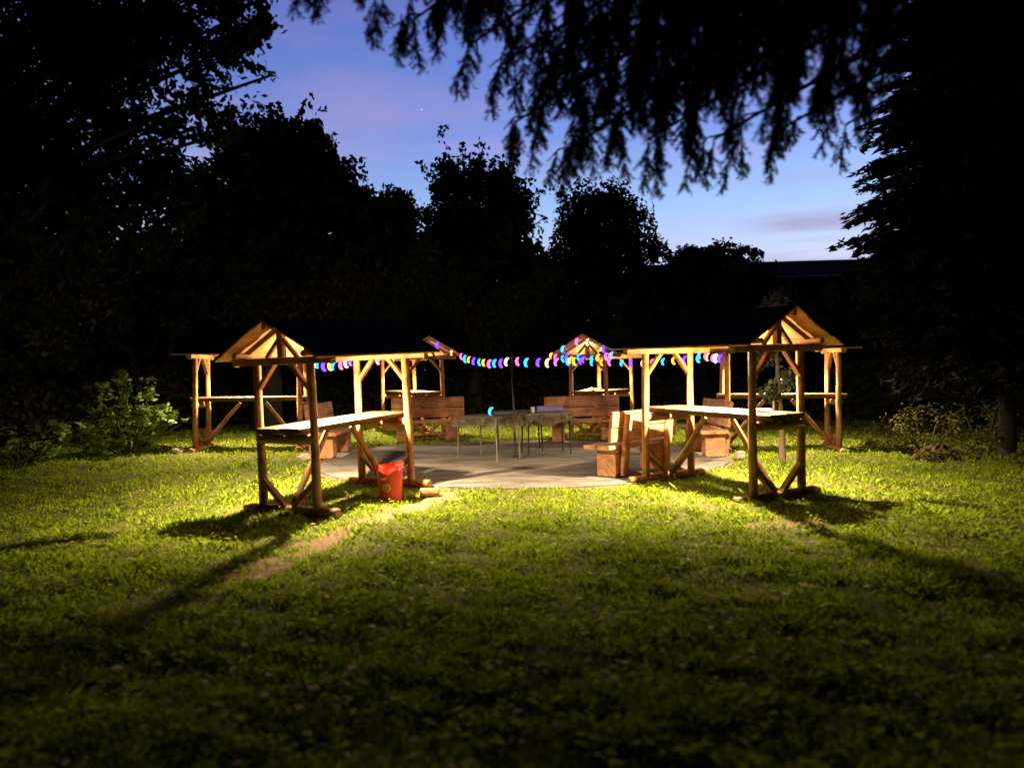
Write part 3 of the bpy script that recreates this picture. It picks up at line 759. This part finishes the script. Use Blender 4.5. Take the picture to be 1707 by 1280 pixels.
def tree(name, label, base, specs, size, mat, trunk, bark='bark', group=None, cat='tree', zmin=None, sprigs=()):
    "specs: (px, py, rx, ry, depth, n, shell, clumps) crown masses; base: trunk foot (x, y)"
    bx_, by_ = base; z0 = H(bx_, by_)-.05
    root = thing(name, label, cat, (bx_, by_, z0), group=group)
    VV, TT, tips = [], [], []
    top = z0
    for (px, py, rx, ry, dep, n, shell, clumps) in specs:
        c = at(px, py, dep); k = dep/FPX
        V, T_, cc = leaves_in(c, (rx*k, max(rx, ry)*k*.9, ry*k), n, size, shell, clumps)
        VV.append(V); TT.append(T_); tips += [Vector(q) for q in cc[::3]]; top = max(top, c.z)
    for (x0, y0, x1, y1, dep, n) in sprigs:
        a, b_ = at(x0, y0, dep), at(x1, y1, dep); k = dep/FPX
        for t in np.linspace(0, 1, n):
            V, T_, cc = leaves_in(a.lerp(b_, t), (9*k, 9*k, 9*k), 10, size, .2, 3, .5); VV.append(V); TT.append(T_)
        tips.append(b_)
    V = np.concatenate(VV); T_ = np.concatenate(TT)
    if zmin is not None:
        kp = V[:, :, 2].min(1) > zmin; V, T_ = V[kp], T_[kp]
    soup('crown', V-np.array([bx_, by_, z0]), 4, T_, M[mat], root)
    b = MB(); h_ = top-z0; fork = Vector((0, 0, h_*.55))
    b.ring_tube([(0, 0, 0), (trunk*.3, 0, h_*.2), (0, trunk*.3, h_*.42), fork, (trunk*.2, 0, h_*.85)], [trunk*1.25, trunk, trunk*.85, trunk*.65, trunk*.25], 10)
    rnd.shuffle(tips)
    for q in tips[:26]:
        e_ = q-Vector((bx_, by_, z0)); st = Vector((0, 0, min(max(e_.z*.62, h_*.25), h_*.8)))
        md = st.lerp(e_, .5)+Vector((0, 0, .06*h_))
        b.ring_tube([st, md, e_], [trunk*.35, trunk*.2, trunk*.06], 6, cap=False)
    b.build('trunk', M[bark], root)
    return root
# near left, drooping over the lawn
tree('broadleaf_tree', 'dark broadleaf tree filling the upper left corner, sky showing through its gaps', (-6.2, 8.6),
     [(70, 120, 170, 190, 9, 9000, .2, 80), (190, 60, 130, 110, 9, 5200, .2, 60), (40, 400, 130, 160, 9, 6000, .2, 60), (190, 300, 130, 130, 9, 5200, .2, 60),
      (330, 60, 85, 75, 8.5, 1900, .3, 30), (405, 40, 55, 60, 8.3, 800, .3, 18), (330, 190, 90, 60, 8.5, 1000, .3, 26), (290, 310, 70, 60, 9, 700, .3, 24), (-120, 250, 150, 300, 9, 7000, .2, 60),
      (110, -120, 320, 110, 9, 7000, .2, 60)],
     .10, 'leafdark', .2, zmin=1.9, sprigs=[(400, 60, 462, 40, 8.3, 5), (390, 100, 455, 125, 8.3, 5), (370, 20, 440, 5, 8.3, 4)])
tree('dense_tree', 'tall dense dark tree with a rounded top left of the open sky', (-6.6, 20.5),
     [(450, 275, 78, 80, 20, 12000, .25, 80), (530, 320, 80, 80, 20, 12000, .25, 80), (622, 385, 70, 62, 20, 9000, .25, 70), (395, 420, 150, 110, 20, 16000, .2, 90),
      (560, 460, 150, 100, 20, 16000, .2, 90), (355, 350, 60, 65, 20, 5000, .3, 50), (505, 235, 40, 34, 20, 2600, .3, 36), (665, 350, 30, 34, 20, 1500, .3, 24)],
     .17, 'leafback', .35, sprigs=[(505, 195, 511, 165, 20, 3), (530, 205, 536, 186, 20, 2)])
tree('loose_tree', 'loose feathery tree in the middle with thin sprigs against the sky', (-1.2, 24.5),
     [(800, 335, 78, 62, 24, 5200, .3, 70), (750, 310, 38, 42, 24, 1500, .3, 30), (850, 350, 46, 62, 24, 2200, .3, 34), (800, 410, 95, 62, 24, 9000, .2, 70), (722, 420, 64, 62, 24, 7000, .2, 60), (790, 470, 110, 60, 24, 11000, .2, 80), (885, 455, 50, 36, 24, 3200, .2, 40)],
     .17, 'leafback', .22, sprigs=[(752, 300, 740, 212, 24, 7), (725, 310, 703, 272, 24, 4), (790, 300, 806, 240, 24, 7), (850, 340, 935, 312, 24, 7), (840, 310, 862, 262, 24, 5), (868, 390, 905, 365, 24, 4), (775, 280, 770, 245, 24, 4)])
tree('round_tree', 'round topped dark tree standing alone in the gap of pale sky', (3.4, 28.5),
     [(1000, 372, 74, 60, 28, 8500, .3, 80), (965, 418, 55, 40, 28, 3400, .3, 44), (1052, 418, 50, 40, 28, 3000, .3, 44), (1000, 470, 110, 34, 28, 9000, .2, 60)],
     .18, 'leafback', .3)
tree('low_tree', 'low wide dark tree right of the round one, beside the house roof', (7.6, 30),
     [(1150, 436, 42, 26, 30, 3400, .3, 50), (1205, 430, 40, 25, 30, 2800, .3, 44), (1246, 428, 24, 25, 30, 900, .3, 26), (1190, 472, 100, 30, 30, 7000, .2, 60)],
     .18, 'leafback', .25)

def conifer(name, label, x, y, top, rad, zlow, n, seed, lean=0):
    root = thing(name, label, 'conifer', (x, y, H(x, y)-.03), group='dark conifers at the right edge')
    r2 = np.random.default_rng(seed); VV, TT = [], []
    b = MB(); b.ring_tube([(0, 0, 0), (0, 0, top*.4), (0, 0, top)], [.14, .11, .02], 10); b.build('trunk', M['bark'], root)
    nb = n
    zz = zlow+(top-zlow)*(r2.random(nb)**1.25); az = r2.uniform(0, 2*PI, nb)
    rr = rad*(1-(zz-zlow)/(top-zlow))**.75*(.75+.35*r2.random(nb))*(.62+.38*sst(zlow, zlow+2.2, zz))
    for z, a, r_ in zip(zz, az, rr):
        m_ = max(30, int(90*r_)); t = r2.uniform(.12, 1, m_)
        c = np.stack([np.cos(a)*r_*t, np.sin(a)*r_*t, z-.18*r_*t**2+.05*np.sin(9*t)], -1)
        c += r2.standard_normal((m_, 3))*np.array([.10, .10, .07])*(.4+.6*(1-t))[:, None]
        u = np.stack([np.cos(a)+.8*r2.standard_normal(m_), np.sin(a)+.8*r2.standard_normal(m_), -.35+.4*r2.standard_normal(m_)], -1); u /= np.linalg.norm(u, axis=1)[:, None]
        w = np.cross(u, r2.standard_normal((m_, 3))); w /= np.linalg.norm(w, axis=1)[:, None]
        s = r2.uniform(.10, .22, m_)[:, None]
        VV.append(np.stack([c-u*s*.5, c+w*s*.16, c+u*s*.6, c-w*s*.16], 1)); TT.append(r2.random(m_))
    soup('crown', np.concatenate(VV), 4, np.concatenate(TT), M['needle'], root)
conifer('conifer', 'dark conifer whose bare trunk stands behind the earth pile at the right', 8.3, 12.9, 13.5, 2.75, 1.35, 1700, 3)
conifer('conifer', 'dark conifer cut by the right edge, its skirt hanging lowest', 9.9, 11.0, 17, 2.6, 1.0, 420, 4)
conifer('conifer', 'dark conifer behind the other two at the right, only its edge against the sky', 10.2, 17.5, 15, 3.2, .6, 500, 5)

def hedge(name, label, pts, h, dep, n, size, mat='leafback'):
    "a long clipped-looking dark mass of shrubs"
    VV, TT = [], []
    P = [Vector((*p, 0)) for p in pts]
    seg = [(b_-a_).length for a_, b_ in zip(P[:-1], P[1:])]; tot = sum(seg)
    for a_, b_, sl in zip(P[:-1], P[1:], seg):
        m_ = max(4, int(sl/1.1))
        for k in range(m_):
            c = a_.lerp(b_, (k+.5)/m_); hh = h*rnd.uniform(.82, 1.08)
            for zc in (.2, .52, .80):
                V, T_, _ = leaves_in((c.x, c.y, hh*zc), (.95, dep*.5, hh*.22), int(n*sl/tot/m_/3), size, .1, 30, .3); VV.append(V); TT.append(T_)
    V, T_ = np.concatenate(VV), np.concatenate(TT)
    root = thing(name, label, 'hedge', (P[0].x, P[0].y, 0), group='hedges closing off the lawn')
    soup('foliage', V-np.array([P[0].x, P[0].y, 0]), 4, T_, M[mat], root)
    b = MB()
    for i in range(12):
        t = (i+.5)/12*tot; j = 0
        while j < len(seg)-1 and t > seg[j]: t -= seg[j]; j += 1
        c = P[j].lerp(P[j+1], t/seg[j])-P[0]
        b.ring_tube([c, c+Vector((.1, .05, h*.4)), c+Vector((0, .1, h*.75))], [.06, .045, .02], 6)
    b.build('stems', M['bark'], root)
hedge('hedge', 'tall dark hedge closing off the lawn behind the ring of tables', [(-9, 23.5), (-3, 25.2), (4, 25.2), (9, 23.6)], 4.9, 2.0, 110000, .2)
hedge('hedge', 'dark hedge along the left side of the lawn behind the leafy bush', [(-10.6, 9.5), (-10.3, 15.5), (-9.6, 19.5), (-9.0, 23)], 5.6, 2.0, 60000, .2)
hedge('hedge', 'dark hedge along the right side of the lawn behind the conifers', [(9.0, 23.4), (11, 19), (12.5, 14), (13, 9)], 4.2, 1.8, 20000, .24)

# the wood far behind
k = 60000
u_ = rng.uniform(-1, 1, k); wx = u_*50; wy = 46+3*rng.standard_normal(k)-.012*wx**2
wz = rng.random(k)**.8*np.where(wx < 2, 8.0, 4.6)*(1+.12*np.sin(.9*wx)+.08*np.sin(2.3*wx+1))
c_ = np.stack([wx, wy, wz], -1); d1 = rng.standard_normal((k, 3)); d1 /= np.linalg.norm(d1, axis=1)[:, None]
d2 = np.cross(d1, rng.standard_normal((k, 3))); d2 /= np.linalg.norm(d2, axis=1)[:, None]; ss_ = rng.uniform(.25, .55, k)[:, None]
tag(soup('far_wood', np.stack([c_-d1*ss_, c_+d2*ss_*.6, c_+d1*ss_, c_-d2*ss_*.6], 1), 4, rng.random(k), M['leafback']),
    'far dark wood closing the view behind the trees and the house', 'wood', kind='stuff')
# lit bush at the left edge of the lawn
def bush(name, label, x, y, masses, size, mat, cat='bush', group=None, stems=7):
    z0 = H(x, y); root = thing(name, label, cat, (x, y, z0), group=group); VV, TT, tips = [], [], []
    for (dx, dy, dz, rx, ry, rz_, n) in masses:
        V, T_, cc = leaves_in((dx, dy, dz), (rx, ry, rz_), n, size, .45, max(8, n//14), .16, asp=.62, flat=.6)
        VV.append(V); TT.append(T_); tips += [Vector(q) for q in cc[:stems]]
    V = np.concatenate(VV); kp = V[:, :, 2].min(1) > .01
    soup('foliage', V[kp], 4, np.concatenate(TT)[kp], M[mat], root)
    b = MB()
    for q in tips: b.ring_tube([(q.x*.15, q.y*.15, -.02), (q.x*.6, q.y*.6, max(.02, q.z*.6)), q], [.012, .009, .004], 5)
    b.build('stems', M['stem'], root)
    return root
bush('leafy_bush', 'broad leaved green bush lit beside the far left log table', -7.25, 14.55,
     [(.0, 0, .50, .70, .5, .48, 620), (-.55, -.2, .40, .55, .45, .40, 380), (.55, -.1, .72, .50, .35, .24, 300), (-.1, .1, 1.15, .55, .4, .45, 300), (-.9, .1, .6, .5, .4, .45, 260), (.9, -.1, .62, .22, .2, .18, 60)], .14, 'bush', group='bushes at the left edge', stems=9)
bush('leafy_bush', 'lower leafy bush fading into the dark at the left end of the lawn', -8.5, 13.2,
     [(0, 0, .32, .75, .45, .30, 300), (-.7, .1, .28, .6, .4, .28, 160), (.5, .1, .4, .4, .35, .35, 160)], .13, 'bush', group='bushes at the left edge')
# the young tree
def sapling():
    x, y = 4.49, 12.86; z0 = H(x, y); root = thing('young_tree', 'slender young tree with drooping grey green leaves on the lawn behind the front right table', 'tree', (x, y, z0))
    b = MB(); pts = [(0, 0, -.02), (.01, 0, .6), (-.03, .02, 1.25), (-.05, 0, 1.8), (-.10, 0, 2.4), (-.14, .0, 2.85)]
    b.ring_tube(pts, [.06, .045, .04, .03, .02, .008], 9)
    VV, TT = [], []
    for k in range(26):
        h_ = rnd.uniform(1.0, 2.75); a = rnd.uniform(0, 2*PI); ln = rnd.uniform(.15, .42)*(1.1 if h_ > 1.5 else .7)
        s = Vector((-.03-.03*(h_-1), 0, h_)); e_ = s+Vector((math.cos(a)*ln, math.sin(a)*ln, .05)); md = s.lerp(e_, .55)+Vector((0, 0, .08))
        b.ring_tube([s, md, e_], [.010, .006, .003], 5, cap=False)
        V, T_, _ = leaves_in(e_-Vector((0, 0, .05)), (.14, .14, .12), 34, .11, .2, 8, .45, asp=.5); VV.append(V); TT.append(T_)
    b.build('trunk', M['sapbark'], root); soup('crown', np.concatenate(VV), 4, np.concatenate(TT), M['sapleaf'], root)
sapling()
# earth pile and weeds at the right
b = MB()
def moundf(u, v):
    a = 2*PI*u; r_ = v; k = 1+.16*math.sin(3*a+1)+.1*math.sin(5*a); h_ = .52*(1-v**1.6)
    h_ += .10*math.sin(6*PI*u+7*v)*math.sin(9*v+1)*(1-v)*min(1, 4*v)+.05*math.sin(14*PI*u+13*v)*(1-v)*min(1, 4*v)+.03*math.sin(22*PI*u+23*v)*(1-v)*min(1, 4*v)
    return (.42*k*r_*math.cos(a), .30*k*r_*math.sin(a), .5*h_-.02)
b.grid(moundf, 48, 18); put(tag(b.build('earth_pile', M['soil']), 'small heap of bare brown earth among weeds at the right', 'earth pile'), (7.0, 12.7, H(7.0, 12.7)))
for i, (x, y, ms, lab) in enumerate([
    (7.35, 13.7, [(0, 0, .42, .9, .4, .42, 900), (-.6, 0, .3, .5, .4, .3, 380)], 'mound of weeds behind the heap of bare earth'),
    (8.1, 13.2, [(0, 0, .5, .6, .4, .46, 700), (.4, 0, .4, .4, .4, .35, 320)], 'brownish weeds to the right of the heap of bare earth'),
    (6.45, 13.9, [(0, 0, .32, .14, .12, .30, 70), (.05, 0, .1, .2, .15, .1, 50)], 'small upright weed left of the heap of bare earth'),
    (7.0, 12.35, [(0, 0, .10, .6, .16, .10, 320), (-.4, .1, .16, .2, .14, .14, 110), (.45, .1, .15, .2, .14, .14, 110)], 'low weeds growing over the front foot of the earth heap'),
    (7.75, 11.3, [(0, 0, .12, .5, .3, .12, 260)], 'low weeds at the foot of the conifer trunk')]):
    bush('weed_clump', lab, x, y, ms, .075, 'weed', cat='weeds', group='weeds at the right edge', stems=5)

# ------------------------------------------------------------------ spruce overhead
def spruce():
    tx_, ty_ = 4.9, 1.6; root = thing('spruce_tree', 'big spruce whose drooping boughs hang across the top of the view', 'conifer', (tx_, ty_, H(tx_, ty_)))
    org = Vector((tx_, ty_, H(tx_, ty_)))
    bm = MB(); bm.ring_tube([(0, 0, -.1), (0, 0, 5), (0, 0, 12)], [.34, .26, .10], 14); bm.build('trunk', M['bark'], root)
    wood_ = MB(); tri, tone = [], []
    def needles(p0, p1, dens, ln):
        d = (p1-p0); n = max(3, int(d.length*dens)); dn = np.array(d.normalized())
        t = rng.random(n)[:, None]; base = np.array(p0)+np.array(d)*t
        o = rng.standard_normal((n, 3)); o -= (o@dn)[:, None]*dn; o /= np.linalg.norm(o, axis=1)[:, None]
        dr = o+dn*.9; dr /= np.linalg.norm(dr, axis=1)[:, None]
        l_ = ln*rng.uniform(.7, 1.2, n)[:, None]; sd = np.cross(dr, rng.standard_normal((n, 3))); sd /= np.linalg.norm(sd, axis=1)[:, None]
        tri.append(np.stack([base-sd*.0028, base+sd*.0028, base+dr*l_], 1)); tone.append(rng.random(n))
    def spray(p, ln):
        "a hanging twig with side twiglets, covered in needles"
        sw = Vector((rnd.uniform(-.42, .10), rnd.uniform(-.2, .2), -1)).normalized()
        prev = p; seg = 5
        for i in range(1, seg+1):
            q = p+sw*ln*i/seg+Vector((rnd.uniform(-.012, .012), rnd.uniform(-.012, .012), 0)); needles(prev, q, 420, .036)
            for s in range(4):
                tl = ln*.34*(1-.55*i/seg)+.04
                d = Vector((rnd.uniform(-1, 1), rnd.uniform(-1, 1), -1.1)).normalized(); needles(q, q+d*tl, 420, .032)
            prev = q
        wood_.ring_tube([p, prev], [.0035, .0012], 4, cap=False)
    def bough(tip, h0, sub=.16, full=1.0, lo=.25):
        s0 = org+Vector((0, 0, h0)); tip = Vector(tip); md = s0.lerp(tip, .5)+Vector((0, 0, .35))
        pts = [(s0*(1-t)**2+md*2*t*(1-t)+tip*t*t) for t in [i/16 for i in range(17)]]
        wood_.ring_tube(pts, [.045*(1-i/17)+.006 for i in range(17)], 6, cap=False)
        Lb = sum((b_-a_).length for a_, b_ in zip(pts[:-1], pts[1:])); n = int(Lb*(1-lo)/sub)
        for k in range(n):
            t = lo+(1-lo)*(k+.5)/n; i = min(15, int(t*16)); p = pts[i].lerp(pts[i+1], t*16-i); ax = (pts[i+1]-pts[i]).normalized()
            side = ax.cross(Vector((0, 0, 1))).normalized()*(1 if k % 2 else -1)
            l2 = (.18+.55*(1-t))*rnd.uniform(.7, 1.15)*full
            e_ = p+side*l2+ax*l2*.7+Vector((0, 0, -.18*l2-.06)); m2 = p.lerp(e_, .5)+Vector((0, 0, .04))
            sp = [p, m2, e_]; wood_.ring_tube(sp, [.009, .006, .003], 4, cap=False)
            needles(p, m2, 200, .024); needles(m2, e_, 260, .024)
            ns = max(1, int(l2/.10))
            for j in range(ns):
                u = (j+.6)/ns; q = p.lerp(m2, u*2) if u < .5 else m2.lerp(e_, u*2-1)
                if rnd.random() < .8*full: spray(q, rnd.uniform(.18, .40))
                if rnd.random() < .35*full: spray(q+Vector((rnd.uniform(-.06, .06), rnd.uniform(-.06, .06), 0)), rnd.uniform(.14, .3))
        spray(tip, .3); needles(pts[13], tip, 300, .026)
    D = 5.0
    for (px, py, Y_, h0, full, lo) in [
        (520, -70, 5.2, 5.4, .9, .45), (640, -25, 5.3, 5.2, 1, .4), (690, 15, 5.6, 5.0, 1, .4), (780, 60, 5.5, 4.9, 1, .35), (830, 95, 5.8, 4.6, 1.1, .35), (800, -30, 6.2, 5.6, 1.1, .4),
        (860, 185, 5.6, 4.3, .8, .4), (900, 130, 6.0, 4.5, 1.1, .35), (960, 200, 5.4, 4.2, 1.0, .3), (1010, 120, 5.7, 4.5, 1.2, .3), (1080, 215, 5.3, 4.0, .9, .3), (1000, 20, 6.4, 5.4, 1.2, .35), (740, -20, 5.9, 5.2, 1.2, .35), (930, 60, 5.2, 4.6, 1.2, .3), (1060, 60, 5.2, 4.6, 1.2, .3), (870, 20, 5.6, 5.0, 1.1, .35), (940, 235, 5.9, 4.2, .8, .4), 
        (1130, 130, 5.9, 4.4, 1.1, .3), (1190, 215, 5.6, 3.9, .9, .3), (1290, 205, 5.5, 3.8, .7, .3), (1200, 30, 6.2, 5.0, .8, .3), (1370, 110, 5.8, 4.2, .55, .4), (1410, 190, 5.9, 3.8, .5, .45), (1150, -60, 6.8, 5.8, .8, .3)]:
        bough(at(px, py+18, Y_), h0, .15, full*(.6 if px > 1200 else 1), .58 if px < 1000 else .5)
    # unseen boughs added above and behind the viewpoint to block sky light
    for (x, y, z, h0) in [(-1.6, 1.2, 4.6, 5.6), (-.6, 3.2, 4.9, 5.8), (.2, -1.2, 4.4, 5.2), (1.2, 2.2, 4.6, 5.6), (-2.4, 2.8, 5.2, 6.2), (2.2, -2.0, 4.2, 5.0), (1.0, .4, 4.2, 5.0), (-1.2, -.6, 5.0, 6.0), (2.6, 3.6, 5.6, 6.4), (.6, 4.2, 5.9, 6.8)]:
        bough((x, y, z), h0, .30, 1.3, .2)
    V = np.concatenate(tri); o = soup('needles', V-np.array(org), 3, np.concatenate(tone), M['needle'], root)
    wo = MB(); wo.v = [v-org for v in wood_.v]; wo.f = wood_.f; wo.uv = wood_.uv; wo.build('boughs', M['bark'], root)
spruce()

# ------------------------------------------------------------------ house behind
hs = thing('house', 'dark house with a long low roof behind the trees at the right', 'house', (13.5, 35, 0))
b = MB(); b.box((0, 0, 2.6), (15, 6, 5.2), ch=.02); b.build('wall', M['house'], hs)
b = MB()
for s in (-1, 1):
    b.beam((-7.9, s*1.85, 5.66), (7.9, s*1.85, 5.66), 4.0, .14, up=(0, s*.29, 1))
b.build('roof', M['roof'], hs)
b = MB(); b.ring_tube([(-7.9, -3.82, 5.1), (7.9, -3.82, 5.1)], [.07, .07], 8); b.build('gutter', M['gutter'], hs)
for wx in (-5, -1.5, 2, 5.5):
    b = MB(); b.box((wx, -3.02, 3.4), (1.1, .06, 1.3)); w_ = b.build('window', M['gutter'], hs)
    b = MB(); b.box((wx, -3.06, 3.4), (.94, .03, 1.14)); b.build('pane', M['glass'], w_)
